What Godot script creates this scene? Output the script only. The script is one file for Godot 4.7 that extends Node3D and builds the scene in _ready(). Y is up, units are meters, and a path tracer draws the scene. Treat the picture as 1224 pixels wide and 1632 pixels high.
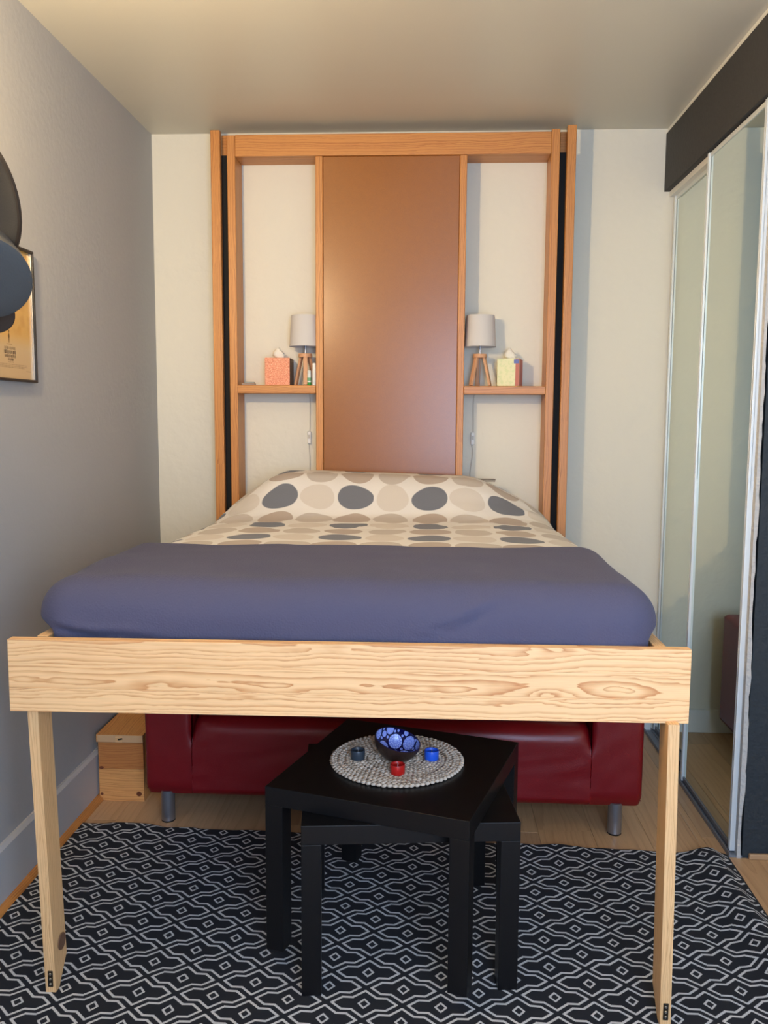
extends Node3D

# ---------- mesh builder ----------
class MB:
	var v := PackedVector3Array()
	var n := PackedVector3Array()
	var t := PackedVector2Array()
	var ix := PackedInt32Array()
	var xf := Transform3D()
	var uvo := Vector2.ZERO
	func vert(p: Vector3, nn: Vector3, uv := Vector2.ZERO) -> int:
		v.append(xf * p)
		n.append((xf.basis * nn).normalized())
		t.append(uv + uvo)
		return v.size() - 1
	func tri(a: int, b: int, c: int) -> void:   # front faces clockwise, turned to agree with the normals
		var g := (v[b] - v[a]).cross(v[c] - v[a])
		if g.dot(n[a] + n[b] + n[c]) > 0.0:
			ix.append_array([a, c, b])
		else:
			ix.append_array([a, b, c])
	func quad(a: int, b: int, c: int, d: int) -> void:
		tri(a, b, c)
		tri(a, c, d)
	func flat(pts: Array, nn: Vector3, uvs: Array = []) -> void:   # a convex polygon
		var id := []
		for i in pts.size():
			id.append(vert(pts[i], nn, uvs[i] if uvs.size() else Vector2.ZERO))
		for i in range(1, pts.size() - 1):
			tri(id[0], id[i], id[i + 1])
	# a box with rounded edges; g is the axis its grain runs along; fn moves points
	func box(c: Vector3, s: Vector3, r := 0.002, g := 0, seg := 1, sub := 1, fn: Variant = null) -> void:
		var h := s / 2.0
		r = minf(r, minf(h.x, minf(h.y, h.z)) * 0.98)
		var start := v.size()
		var par := []
		for a in 3:
			var q := PackedFloat32Array()
			for i in seg:
				q.append(-h[a] + r * i / seg)
			for i in sub + 1:
				q.append(lerpf(-h[a] + r, h[a] - r, float(i) / sub))
			for i in seg:
				q.append(h[a] - r + r * (i + 1) / seg)
			par.append(q)
		for ax in 3:
			var b := (ax + 1) % 3
			var d := (ax + 2) % 3
			for sg: float in [-1.0, 1.0]:
				var first := v.size()
				var nb: int = par[b].size()
				var nd: int = par[d].size()
				for i in nb:
					for j in nd:
						var p := Vector3.ZERO
						p[ax] = h[ax] * sg
						p[b] = par[b][i]
						p[d] = par[d][j]
						var inn := p.clamp(-h + Vector3.ONE * r, h - Vector3.ONE * r)
						var nn := (p - inn).normalized() if r > 0.00001 else Vector3.ZERO
						if r <= 0.00001:
							nn[ax] = sg
						var q := inn + nn * r
						var uv: Vector2
						var gg := g if g != ax else b
						var oo := 3 - ax - gg
						uv = Vector2(q[gg], q[oo] + (h[ax] * 2.3 if ax != 2 else 0.0) + sg * 0.01)
						if fn != null:
							q = fn.call(q, nn)
						vert(q + c, nn, uv)
				for i in nb - 1:
					for j in nd - 1:
						quad(first + i * nd + j, first + (i + 1) * nd + j, first + (i + 1) * nd + j + 1, first + i * nd + j + 1)
		if fn != null:
			smooth(start)
	func smooth(start: int) -> void:   # normals again, shared by points in the same place
		var sum := {}
		for k in range(0, ix.size(), 3):
			if ix[k] < start:
				continue
			var g := (v[ix[k + 2]] - v[ix[k]]).cross(v[ix[k + 1]] - v[ix[k]])
			for e in 3:
				var key := Vector3i((v[ix[k + e]] * 20000.0).round())
				sum[key] = sum.get(key, Vector3.ZERO) + g
		for i in range(start, v.size()):
			var g: Vector3 = sum.get(Vector3i((v[i] * 20000.0).round()), n[i])
			if g.length() > 1e-12:
				n[i] = g.normalized()
	# turned round y: profile of (radius, height); corners sharper than 35 degrees stay sharp
	func lathe(pr: Array, seg := 32, at := Vector3.ZERO, ang := TAU) -> void:
		for k in pr.size() - 1:
			var a: Vector2 = pr[k]
			var b: Vector2 = pr[k + 1]
			if a.distance_to(b) < 1e-7:
				continue
			var dn := Vector2(b.y - a.y, a.x - b.x).normalized()
			var na := dn
			var nb := dn
			if k > 0:
				var p: Vector2 = pr[k - 1]
				var pn := Vector2(a.y - p.y, p.x - a.x).normalized()
				if pn.dot(dn) > 0.8:
					na = (pn + dn).normalized()
			if k < pr.size() - 2:
				var p: Vector2 = pr[k + 2]
				var pn := Vector2(p.y - b.y, b.x - p.x).normalized()
				if pn.dot(dn) > 0.8:
					nb = (pn + dn).normalized()
			var first := v.size()
			for i in seg + 1:
				var w := ang * i / seg
				var c := Vector3(cos(w), 0, sin(w))
				vert(at + c * a.x + Vector3.UP * a.y, c * na.x + Vector3.UP * na.y, Vector2(float(i) / seg, float(k) / pr.size()))
				vert(at + c * b.x + Vector3.UP * b.y, c * nb.x + Vector3.UP * nb.y, Vector2(float(i) / seg, float(k + 1) / pr.size()))
			for i in seg:
				quad(first + i * 2, first + i * 2 + 1, first + i * 2 + 3, first + i * 2 + 2)
	func tube(pts: Array, r: float, seg := 8) -> void:
		var first := v.size()
		for k in pts.size():
			var d: Vector3 = (pts[mini(k + 1, pts.size() - 1)] - pts[maxi(k - 1, 0)]).normalized()
			var s := d.cross(Vector3(0.31, 0.2, 0.93)).normalized()
			var u := s.cross(d)
			for i in seg + 1:
				var w := TAU * i / seg
				var nn := s * cos(w) + u * sin(w)
				vert(pts[k] + nn * r, nn)
		for k in pts.size() - 1:
			for i in seg:
				var a := first + k * (seg + 1) + i
				quad(a, a + 1, a + seg + 2, a + seg + 1)
	func prism(poly: Array, axis: int, lo: float, hi: float, g := 1) -> void:   # a convex outline pushed along an axis
		var put := func(p: Vector2, d: float) -> Vector3:
			return Vector3(d, p.y, p.x) if axis == 0 else Vector3(p.x, d, p.y) if axis == 1 else Vector3(p.x, p.y, d)
		var mid := Vector2.ZERO
		for p: Vector2 in poly:
			mid += p / poly.size()
		var uvs := []
		for p: Vector2 in poly:
			uvs.append(Vector2(p.y, p.x) if g == 1 else p)
		for e: Array in [[lo, -1.0], [hi, 1.0]]:
			var pts := []
			for p: Vector2 in poly:
				pts.append(put.call(p, e[0]))
			var nn := Vector3.ZERO
			nn[axis] = e[1]
			flat(pts, nn, uvs)
		for k in poly.size():
			var a: Vector2 = poly[k]
			var b: Vector2 = poly[(k + 1) % poly.size()]
			var e := Vector2(b.y - a.y, a.x - b.x).normalized()
			if e.dot((a + b) / 2.0 - mid) < 0:
				e = -e
			var nn: Vector3 = put.call(e, 0.0)
			var l := a.distance_to(b)
			var uv := [Vector2(0, lo), Vector2(l, lo), Vector2(l, hi), Vector2(0, hi)]
			if axis == 2:
				uv = [Vector2(lo, 0), Vector2(lo, l), Vector2(hi, l), Vector2(hi, 0)]
			flat([put.call(a, lo), put.call(b, lo), put.call(b, hi), put.call(a, hi)], nn, uv)
	func done() -> ArrayMesh:
		var a := []
		a.resize(Mesh.ARRAY_MAX)
		a[Mesh.ARRAY_VERTEX] = v
		a[Mesh.ARRAY_NORMAL] = n
		a[Mesh.ARRAY_TEX_UV] = t
		a[Mesh.ARRAY_INDEX] = ix
		var tg := PackedFloat32Array()
		for q in n:
			var x := Vector3.UP.cross(q)
			x = x.normalized() if x.length() > 0.01 else Vector3.RIGHT
			tg.append_array([x.x, x.y, x.z, 1.0])
		a[Mesh.ARRAY_TANGENT] = tg
		var m := ArrayMesh.new()
		m.add_surface_from_arrays(Mesh.PRIMITIVE_TRIANGLES, a)
		return m

# ---------- scene helpers ----------
var taken := {}
func numbered(called: String) -> String:
	taken[called] = taken.get(called, -1) + 1
	return called if taken[called] == 0 else "%s_%03d" % [called, taken[called]]

func tag(o: Node, label := "", category := "", group := "", kind := "") -> Node:
	if label: o.set_meta("label", label)
	if category: o.set_meta("category", category)
	if group: o.set_meta("group", group)
	if kind: o.set_meta("kind", kind)
	return o

func obj(called: String, m: MB, mat: Material, parent: Node = self, mesh: Mesh = null) -> MeshInstance3D:
	var o := MeshInstance3D.new()
	o.name = numbered(called) if parent == self else called
	o.mesh = mesh if mesh else m.done()
	o.material_override = mat
	parent.add_child(o, true)
	return o

func thing(called: String, label: String, category: String, at := Vector3.ZERO, turn := 0.0, group := "") -> Node3D:
	var o := Node3D.new()
	o.name = numbered(called)
	add_child(o)
	o.position = at
	o.rotation.y = turn
	tag(o, label, category, group)
	return o

func struct(called: String, m: MB, mat: Material, parent: Node = self) -> MeshInstance3D:
	var o := obj(called, m, mat, parent)
	if parent == self:
		o.set_meta("kind", "structure")
	return o

func slab(lo: Vector3, hi: Vector3, r := 0.0, g := 0) -> MB:
	var m := MB.new()
	m.box((lo + hi) / 2.0, hi - lo, r, g)
	return m

# ---------- materials ----------
func mat(c: Color, rough := 0.6, metal := 0.0, tex: Texture2D = null, scale := Vector3.ONE) -> StandardMaterial3D:
	var m := StandardMaterial3D.new()
	m.albedo_color = c
	m.roughness = rough
	m.metallic = metal
	if tex:
		m.albedo_texture = tex
		m.uv1_scale = scale
	return m

func relief(m: StandardMaterial3D, freq: float, strength: float, size := 256, tri_scale := 1.0, seed_ := 3) -> StandardMaterial3D:
	var f := FastNoiseLite.new()
	f.seed = seed_
	f.frequency = freq
	f.fractal_octaves = 3
	var t := NoiseTexture2D.new()
	t.width = size
	t.height = size
	t.seamless = true
	t.noise = f
	t.as_normal_map = true
	t.bump_strength = strength
	m.normal_enabled = true
	m.normal_texture = t
	m.uv1_triplanar = true
	m.uv1_scale = Vector3.ONE * tri_scale
	return m

func picture(w: int, h: int, fn: Callable) -> ImageTexture:
	var d := PackedByteArray()
	d.resize(w * h * 3)
	var k := 0
	for y in h:
		for x in w:
			var c: Color = fn.call(x, y)
			d[k] = clampi(int(c.r * 255.0), 0, 255)
			d[k + 1] = clampi(int(c.g * 255.0), 0, 255)
			d[k + 2] = clampi(int(c.b * 255.0), 0, 255)
			k += 3
	return ImageTexture.create_from_image(Image.create_from_data(w, h, false, Image.FORMAT_RGB8, d))

func noise(s: int, f := 1.0, oct := 2) -> FastNoiseLite:
	var n := FastNoiseLite.new()
	n.seed = s
	n.frequency = f
	n.fractal_octaves = oct
	return n

# sawn softwood: bands of boards, each cut at its own distance from the pith
func wood(w: int, h: int, lm: float, wm: float, light: Color, dark: Color, boards: Array, s: int, warps := []) -> ImageTexture:
	var a := noise(s, 1.0, 2)
	var b := noise(s + 7, 1.0, 1)
	var fn := func(px: int, py: int) -> Color:
		var x := lm * px / w
		var y := wm * py / h
		var e := minf(x, lm - x)
		x = x if e > 0.06 else x    # the seam lies where boards end
		var k := 0
		while k < boards.size() - 1 and y > boards[k][0]:
			k += 1
		var bd: Array = boards[k]      # [to, pith y, depth, slope, ring, contrast, shift]
		var xx: float = x + bd[6]
		var yy: float = y - bd[1] - 0.012 * a.get_noise_2d(xx * 2.2, 3.0 + k * 9)
		var dep: float = bd[2] + bd[3] * (x - lm / 2) + 0.010 * a.get_noise_2d(xx * 2.6, k * 5.0) + 0.003 * a.get_noise_2d(xx * 13.0, y * 20.0 + k * 5.0)
		for q: Array in warps:
			dep += q[2] * exp(-pow((x - q[0]) / q[3], 2) - pow((y - q[1]) / q[4], 2))
		var r := sqrt(yy * yy + dep * dep) + 0.0016 * a.get_noise_2d(xx * 6.0, y * 90.0) + 0.0006 * b.get_noise_2d(xx * 30.0, y * 160.0)
		var t := r / (bd[4] as float)
		t = t + 0.25 * sin(t * 1.7)
		var f := t - floorf(t)
		var late := pow(f, 3.0) * (1.0 - smoothstep(0.93, 1.0, f))
		late *= 0.55 + 0.75 * (0.5 + 0.5 * b.get_noise_2d(floorf(t) * 3.1, xx * 0.8))
		var fib := 0.035 * b.get_noise_2d(xx * 9.0, y * 1500.0)
		return light.lerp(dark, clampf(late * (bd[5] as float) + 0.06 * b.get_noise_2d(xx * 1.5, y * 14.0) + 0.05 * k * (1 - k) , 0, 1)) * (1.0 + fib)
	return picture(w, h, fn)

var M := {}
func materials() -> void:
	M.back = relief(mat(Color(0.86, 0.845, 0.785), 0.75), 0.03, 0.8, 256, 2.2)
	M.grey = relief(mat(Color(0.67, 0.67, 0.67), 0.75), 0.05, 0.35, 256, 2.5, 5)
	M.ceiling = mat(Color(0.80, 0.785, 0.725), 0.42)
	M.white = mat(Color(0.88, 0.88, 0.86), 0.55)
	M.plaster = relief(mat(Color(0.72, 0.71, 0.69), 0.85), 0.05, 3.0, 256, 4.0)
	M.base_grey = mat(Color(0.73, 0.73, 0.735), 0.55)
	M.charcoal = relief(mat(Color(0.215, 0.215, 0.218), 0.75), 0.05, 0.8, 256, 2.5, 8)
	M.navy = relief(mat(Color(0.13, 0.165, 0.19), 0.7), 0.05, 1.5, 256, 2.5, 9)
	M.alu = mat(Color(0.86, 0.88, 0.88), 0.4, 0.25)
	M.track = mat(Color(0.50, 0.51, 0.53), 0.45, 0.15)
	M.mirror = mat(Color(0.84, 0.875, 0.835), 0.03, 1.0)
	M.black = mat(Color(0.035, 0.033, 0.032), 0.8)
	M.pine = mat(Color.WHITE, 0.5, 0.0, wood(2048, 256, 1.64, 0.18, Color(0.955, 0.78, 0.565), Color(0.75, 0.475, 0.265), [
		[0.0585, 0.075, 0.02, 0.012, 0.0105, 0.8, 0.0], [0.119, 0.088, 0.006, 0.022, 0.0115, 0.95, 4.0], [1.0, 0.205, 0.02, 0.01, 0.0100, 0.85, 9.0]], 11, [[0.09, 0.088, 0.016, 0.07, 0.022], [0.25, 0.072, 0.012, 0.11, 0.014], [0.36, 0.085, 0.025, 0.09, 0.018], [0.52, 0.072, 0.02, 0.07, 0.015], [0.30, 0.0, 0.02, 0.05, 0.02], [0.62, 0.0, 0.016, 0.04, 0.018], [0.25, 0.17, 0.018, 0.10, 0.02], [0.55, 0.19, 0.02, 0.09, 0.02], [0.78, 0.07, 0.02, 0.12, 0.016], [1.05, 0.08, -0.02, 0.06, 0.018], [1.30, 0.075, 0.025, 0.07, 0.02], [1.46, 0.08, -0.02, 0.05, 0.02], [0.95, 0.0, 0.015, 0.08, 0.015], [1.2, 0.18, 0.015, 0.12, 0.02]]), Vector3(1 / 1.64, 1 / 0.18, 1))
	var straight := wood(1024, 256, 1.9, 0.20, Color(0.775, 0.53, 0.28), Color(0.56, 0.315, 0.14), [[0.1, 0.20, 0.03, 0.01, 0.0085, 0.7, 2.0], [1.0, 0.02, 0.03, 0.01, 0.009, 0.75, 6.0]], 23)
	M.frame_wood = mat(Color.WHITE, 0.42, 0.0, straight, Vector3(1 / 1.9, 5, 1))
	var pale := wood(512, 256, 0.9, 0.16, Color(0.91, 0.74, 0.53), Color(0.70, 0.47, 0.27), [[0.08, 0.20, 0.03, 0.01, 0.006, 0.6, 1.0], [1.0, 0.01, 0.03, 0.01, 0.006, 0.6, 7.0]], 31)
	M.leg_wood = mat(Color.WHITE, 0.5, 0.0, pale, Vector3(1 / 0.9, 1 / 0.16, 1))
	var knotty := wood(512, 256, 0.6, 0.25, Color(0.88, 0.645, 0.385), Color(0.66, 0.39, 0.19), [[0.1, 0.05, 0.006, 0.02, 0.009, 0.65, 3.0], [1.0, 0.30, 0.02, 0.012, 0.009, 0.6, 8.0]], 47)
	M.box_wood = mat(Color.WHITE, 0.5, 0.0, knotty, Vector3(1 / 0.6, 4, 1))
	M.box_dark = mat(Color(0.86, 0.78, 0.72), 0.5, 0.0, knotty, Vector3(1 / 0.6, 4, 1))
	M.box_end = mat(Color(0.82, 0.67, 0.50), 0.7)
	M.knot = mat(Color(0.42, 0.21, 0.11), 0.5)
	M.plug = mat(Color(0.46, 0.33, 0.25), 0.55)
	M.beech = mat(Color(0.80, 0.605, 0.455), 0.5)
	var planks := wood(1024, 256, 1.26, 0.19, Color(0.80, 0.655, 0.50), Color(0.66, 0.505, 0.365), [[1.0, 0.13, 0.02, 0.03, 0.022, 0.45, 0.0]], 61)
	M.plank = []
	for tint in [Color(1, 1, 1), Color(0.93, 0.925, 0.91), Color(1.0, 0.97, 0.92), Color(0.9, 0.88, 0.86)]:
		var p := mat(tint, 0.42, 0.0, planks, Vector3(1 / 1.26, 1 / 0.19, 1))
		M.plank.append(p)
	var pn := noise(71, 1.0, 3)
	M.panel = mat(Color.WHITE, 0.29, 0.0, picture(512, 512, func(x: int, y: int) -> Color:
		var k := 1.0 + 0.14 * pn.get_noise_2d(x * 0.9, y * 0.9) + 0.015 * pn.get_noise_2d(x * 0.02, y * 0.02)
		return Color(0.57, 0.35, 0.13) * k), Vector3(2, 2, 1))
	M.panel.metallic_specular = 0.52
	M.leather = relief(mat(Color(0.47, 0.052, 0.082), 0.36), 0.08, 0.5, 256, 9.0, 21)
	M.steel = mat(Color(0.62, 0.63, 0.66), 0.33, 0.85)
	M.rubber = mat(Color(0.05, 0.05, 0.05), 0.8)
	M.lacquer = mat(Color(0.06, 0.056, 0.062), 0.36)
	M.lacquer.metallic_specular = 0.4
	M.dark_metal = mat(Color(0.26, 0.235, 0.20), 0.35, 0.8)
	M.screw = mat(Color(0.85, 0.85, 0.83), 0.2, 1.0)
	M.blanket = relief(mat(Color(0.30, 0.30, 0.395), 0.9), 0.12, 1.6, 256, 5.0, 33)
	M.blanket.rim_enabled = true
	M.blanket.rim = 0.25
	M.shade = mat(Color(0.80, 0.785, 0.77), 0.85)
	M.shade.backlight_enabled = true
	M.shade.backlight = Color(0.25, 0.24, 0.22)
	M.cord = mat(Color(0.72, 0.70, 0.66), 0.5)
	M.tissue = mat(Color(0.90, 0.88, 0.83), 0.9)
	var gl := noise(5, 1.0, 2)
	M.copper = mat(Color.WHITE, 0.45, 0.0, picture(256, 256, func(x: int, y: int) -> Color:
		var k := gl.get_noise_2d(x * 0.9, y * 0.9)
		return Color(0.86, 0.50, 0.36).lerp(Color(0.97, 0.74, 0.60), smoothstep(0.0, 0.4, k)).lerp(Color(0.73, 0.38, 0.26), smoothstep(0.05, 0.5, -k))), Vector3(2.5, 2.5, 1))
	M.copper_side = mat(Color(0.36, 0.24, 0.17), 0.5)
	M.lime = mat(Color.WHITE, 0.5, 0.0, picture(128, 128, func(x: int, y: int) -> Color:
		return Color(0.87, 0.86, 0.69).lerp(Color(0.82, 0.84, 0.64), smoothstep(-0.1, 0.5, gl.get_noise_2d(x * 0.05, y * 0.05)))), Vector3(8, 8, 1))
	M.pink = mat(Color(0.72, 0.40, 0.34), 0.5)
	M.badge = mat(Color(0.33, 0.40, 0.66), 0.5)
	M.mosaic = mat(Color.WHITE, 0.22, 0.0, mosaic())
	M.shell = relief(mat(Color(0.17, 0.11, 0.09), 0.38), 0.08, 2.0, 128, 20.0, 3)
	M.straw = relief(mat(Color(0.83, 0.755, 0.67), 0.42), 0.1, 2.5, 128, 30.0, 4)
	M.straw_dark = relief(mat(Color(0.77, 0.69, 0.60), 0.42), 0.1, 2.5, 128, 30.0, 4)
	M.rug = mat(Color.WHITE, 0.95, 0.0, rug_print())
	M.rug_edge = mat(Color(0.07, 0.075, 0.09), 0.95)
	M.dots = mat(Color.WHITE, 0.88, 0.0, dot_print(), Vector3(1 / 0.62, 1 / 0.66, 1))
	M.dots.rim_enabled = true
	M.dots.rim = 0.15
	M.lamp_cone = relief(mat(Color(0.40, 0.385, 0.365), 0.7), 0.15, 1.0, 128, 12.0, 6)
	M.lamp_grey = relief(mat(Color(0.235, 0.24, 0.24), 0.75), 0.15, 1.0, 128, 12.0, 6)
	M.lamp_dark = relief(mat(Color(0.225, 0.215, 0.20), 0.75), 0.15, 1.0, 128, 12.0, 6)
	M.lamp_rim = mat(Color(0.19, 0.145, 0.11), 0.6)

# the rug's weave: an outlined lozenge with a small square in it, on a centred lattice, one repeat
func rug_print() -> ImageTexture:
	var out := [Vector2(0.425, 0), Vector2(0.29, 0.185), Vector2(0.155, 0.185), Vector2(0, 0.40)]
	var nz := noise(91, 1.0, 2)
	var fn := func(px: int, py: int) -> Color:
		var best := 9.0
		var q := 26.0
		var fy := (floorf(py / 512.0 * 52.0) + 0.5) / 52.0
		var fx := (floorf(px / 768.0 * 96.0) + 0.5) / 96.0
		fx = lerpf(fx, px / 768.0, 0.65)
		fy = lerpf(fy, py / 512.0, 0.35)
		for c: Vector2 in [Vector2(0.5, 0.5), Vector2(0, 0), Vector2(1, 0), Vector2(0, 1), Vector2(1, 1)]:
			var d := Vector2(absf(fx - c.x), absf(fy - c.y))
			for k in 3:
				var a: Vector2 = out[k]
				var b: Vector2 = out[k + 1]
				var ab := b - a
				var tt := clampf((d - a).dot(ab) / ab.length_squared(), 0, 1)
				var e := d - a - ab * tt
				best = minf(best, Vector2(e.x * 1.55, e.y).length() / 0.030)
			best = minf(best, absf(d.x / 0.088 + d.y / 0.165 - 0.80) / 0.21)
		var line := 1.0 - smoothstep(0.85, 1.15, best)
		var rib := 0.86 + 0.14 * sin(py / 512.0 * TAU * 52.0)
		var k := 1.0 + 0.16 * nz.get_noise_2d(px * 0.35, py * 1.1)
		return (Color(0.105, 0.115, 0.15)).lerp(Color(0.90, 0.90, 0.90), line) * (rib * k)
	return picture(768, 512, fn)

# the duvet's print: rows of hand-drawn round dots, every other row with slate ones
func dot_print() -> ImageTexture:
	var nz := noise(17, 1.0, 2)
	var slate := Color(0.445, 0.46, 0.495)
	var taupe := Color(0.71, 0.655, 0.605)
	var stone := Color(0.765, 0.73, 0.69)
	var pale := Color(0.835, 0.805, 0.765)
	var ground := Color(0.895, 0.88, 0.855)
	var fn := func(px: int, py: int) -> Color:
		var u := px / 768.0 * 4.0
		var w := py / 768.0 * 4.0
		var i := int(u)
		var j := int(w)
		var d := Vector2(u - i - 0.5, w - j - 0.5)
		var ang := d.angle()
		var rad := 0.455 + 0.035 * sin(ang * 2.0 + i * 2.3 + j * 1.1) + 0.02 * sin(ang * 3.0 + i + j * 4.0)
		var c: Color
		if j % 2 == 0:
			c = slate if i % 2 == 0 else pale
		else:
			c = taupe if i % 2 == 0 else stone
		var k := 1.0 - smoothstep(-0.012, 0.012, d.length() - rad)
		return ground.lerp(c, k) * (1.0 + 0.025 * nz.get_noise_2d(px * 0.9, py * 0.9))
	return picture(768, 768, fn)

# bowl lining: pale blue discs with fine radiating lines on deep blue lacquer (u round, v from the middle out)
func mosaic() -> ImageTexture:
	var rng := RandomNumberGenerator.new()
	rng.seed = 8
	var disc := []
	for tries in 3000:
		var p := Vector2(rng.randf_range(-1, 1), rng.randf_range(-1, 1))
		if p.length() > 0.98:
			continue
		var r := 0.23 if tries < 300 else 0.17 if tries < 900 else 0.10 if tries < 1800 else 0.045
		var ok := true
		for q: Array in disc:
			if p.distance_to(q[0]) < r + q[1] + 0.015:
				ok = false
				break
		if ok:
			disc.append([p, r, rng.randf() * 6.0])
	var fn := func(px: int, py: int) -> Color:
		var p := Vector2(px / 256.0 - 1.0, py / 256.0 - 1.0)
		var c := Color(0.055, 0.05, 0.27)
		for q: Array in disc:
			var d: Vector2 = p - q[0]
			var l := d.length()
			if l < q[1]:
				var f: float = l / q[1]
				var spokes := 0.5 + 0.5 * sin(d.angle() * 13.0 + q[2] + 1.5 * sin(f * 9.0))
				var ring := 0.5 + 0.5 * sin(f * 16.0 + q[2])
				c = Color(0.72, 0.79, 1.0).lerp(Color(0.25, 0.32, 0.82), 0.6 * maxf(smoothstep(0.72, 0.9, spokes), smoothstep(0.8, 0.97, ring)))
				break
		return c
	return picture(512, 512, fn)

const WALL := -4.06      # back wall
const LEFT := -1.27
const CEIL := 2.722
const FRONT := 0.75       # wall behind the camera, with the window
const RIGHT := 1.72
const CLOSET := 1.03     # face of the sliding doors
const CLOSET_END := -2.86

func _ready() -> void:
	var cam := Camera3D.new()
	cam.name = "camera"
	cam.keep_aspect = Camera3D.KEEP_HEIGHT
	cam.fov = rad_to_deg(2.0 * atan(816.0 / 1399.34))
	cam.position = Vector3(0, 1.4708, 0)
	cam.basis = Basis.from_euler(Vector3(-0.110076, 0.0518228, 0.0055263))
	cam.near = 0.05
	add_child(cam)

	var env := Environment.new()
	var sky := ProceduralSkyMaterial.new()
	sky.sky_top_color = Color(0.45, 0.60, 0.90)
	sky.sky_horizon_color = Color(0.80, 0.86, 0.95)
	sky.ground_bottom_color = Color(0.30, 0.29, 0.27)
	sky.ground_horizon_color = Color(0.55, 0.55, 0.55)
	env.background_mode = Environment.BG_SKY
	env.sky = Sky.new()
	env.sky.sky_material = sky
	env.background_energy_multiplier = 1.0
	env.tonemap_mode = Environment.TONE_MAPPER_LINEAR
	env.tonemap_exposure = 1.0
	env.sdfgi_enabled = true
	env.ssao_enabled = true
	env.ssil_enabled = true
	var we := WorldEnvironment.new()
	we.name = "surroundings"
	we.environment = env
	add_child(we)

	var day := AreaLight3D.new()          # daylight that enters by the window behind the camera
	day.name = "window_daylight"
	day.area_size = Vector2(1.15, 1.70)
	day.area_normalize_energy = true
	day.position = Vector3(0.52, 1.50, FRONT - 0.01)
	day.light_color = Color(0.74, 0.85, 1.0)
	day.light_energy = 9.5
	day.area_range = 12.0
	day.shadow_enabled = true
	add_child(day)

	materials()
	room()
	closet()
	wall_frame()
	bed()
	bedding()
	sofa()
	rug()
	tables()
	pine_box()
	shelf_things()
	table_things()
	poster()
	floor_lamp()

# ---------- the room ----------
func room() -> void:
	var m := slab(Vector3(LEFT - 0.12, -0.14, WALL - 0.12), Vector3(RIGHT + 0.12, -0.012, FRONT + 0.12))
	var fl := struct("floor", m, M.base_grey)
	var shared := []
	for k in 4:
		var p := MB.new()
		p.uvo = Vector2(0.37 * k, 0.05 * k)
		p.box(Vector3.ZERO, Vector3(0.19, 0.012, 1.26), 0.0012, 2)
		shared.append(p.done())
	var pieces := 0
	for i in 16:
		var x := LEFT + 0.05 + 0.1905 * i
		var z: float = WALL + 0.63 - [0.2, 0.85, 0.45, 1.1][i % 4]
		while z < FRONT + 0.6:
			var o := obj("plank", null, M.plank[(i * 3 + pieces) % 4], fl, shared[(pieces * 5 + i) % 4])
			o.position = Vector3(x, -0.006, z)
			z += 1.2605
			pieces += 1
	struct("ceiling", slab(Vector3(LEFT - 0.12, CEIL, WALL - 0.12), Vector3(RIGHT + 0.12, CEIL + 0.15, FRONT + 0.12)), M.ceiling)
	struct("wall_left", slab(Vector3(LEFT - 0.12, -0.012, WALL - 0.12), Vector3(LEFT, CEIL, FRONT + 0.12)), M.grey)
	struct("wall_back", slab(Vector3(LEFT, -0.012, WALL - 0.12), Vector3(RIGHT + 0.12, CEIL, WALL)), M.back)
	struct("wall_right", slab(Vector3(RIGHT, -0.012, WALL), Vector3(RIGHT + 0.12, CEIL, FRONT)), M.back)
	# wall behind the camera round the window opening
	var w := MB.new()
	var x0 := -0.08
	var x1 := 1.12
	var y0 := 0.62
	var y1 := 2.38
	for b: Array in [[LEFT, x0, -0.012, CEIL], [x1, RIGHT + 0.12, -0.012, CEIL], [x0, x1, -0.012, y0], [x0, x1, y1, CEIL]]:
		w.box(Vector3((b[0] + b[1]) / 2, (b[2] + b[3]) / 2, FRONT + 0.06), Vector3(b[1] - b[0], b[3] - b[2], 0.12), 0.0)
	struct("wall_front", w, M.back)
	var f := MB.new()
	for b: Array in [[x0, x0 + 0.06, y0, y1], [x1 - 0.06, x1, y0, y1], [x0 + 0.06, x1 - 0.06, y0, y0 + 0.06], [x0 + 0.06, x1 - 0.06, y1 - 0.06, y1], [0.49, 0.55, y0 + 0.06, y1 - 0.06]]:
		f.box(Vector3((b[0] + b[1]) / 2, (b[2] + b[3]) / 2, FRONT + 0.07), Vector3(b[1] - b[0], b[3] - b[2], 0.05), 0.004)
	struct("window_1", f, M.white)
	# skirting
	var s := MB.new()
	s.prism([Vector2(LEFT, 0.0), Vector2(LEFT + 0.016, 0.0), Vector2(LEFT + 0.016, 0.178), Vector2(LEFT + 0.008, 0.190), Vector2(LEFT, 0.190)], 2, WALL, FRONT)
	struct("baseboard_left", s, M.base_grey)
	s = MB.new()
	for k in 1:
		var arc := [Vector2(LEFT + 0.016, 0.0)]
		for i in 6:
			arc.append(Vector2(LEFT + 0.016 + 0.022 * cos(i * PI / 10), 0.022 * sin(i * PI / 10)))
		s.prism(arc, 2, WALL, FRONT)
	struct("trim_1", s, M.frame_wood)
	struct("baseboard_back", slab(Vector3(LEFT + 0.016, 0, WALL), Vector3(CLOSET + 0.02, 0.11, WALL + 0.016), 0.003), M.white)

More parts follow.
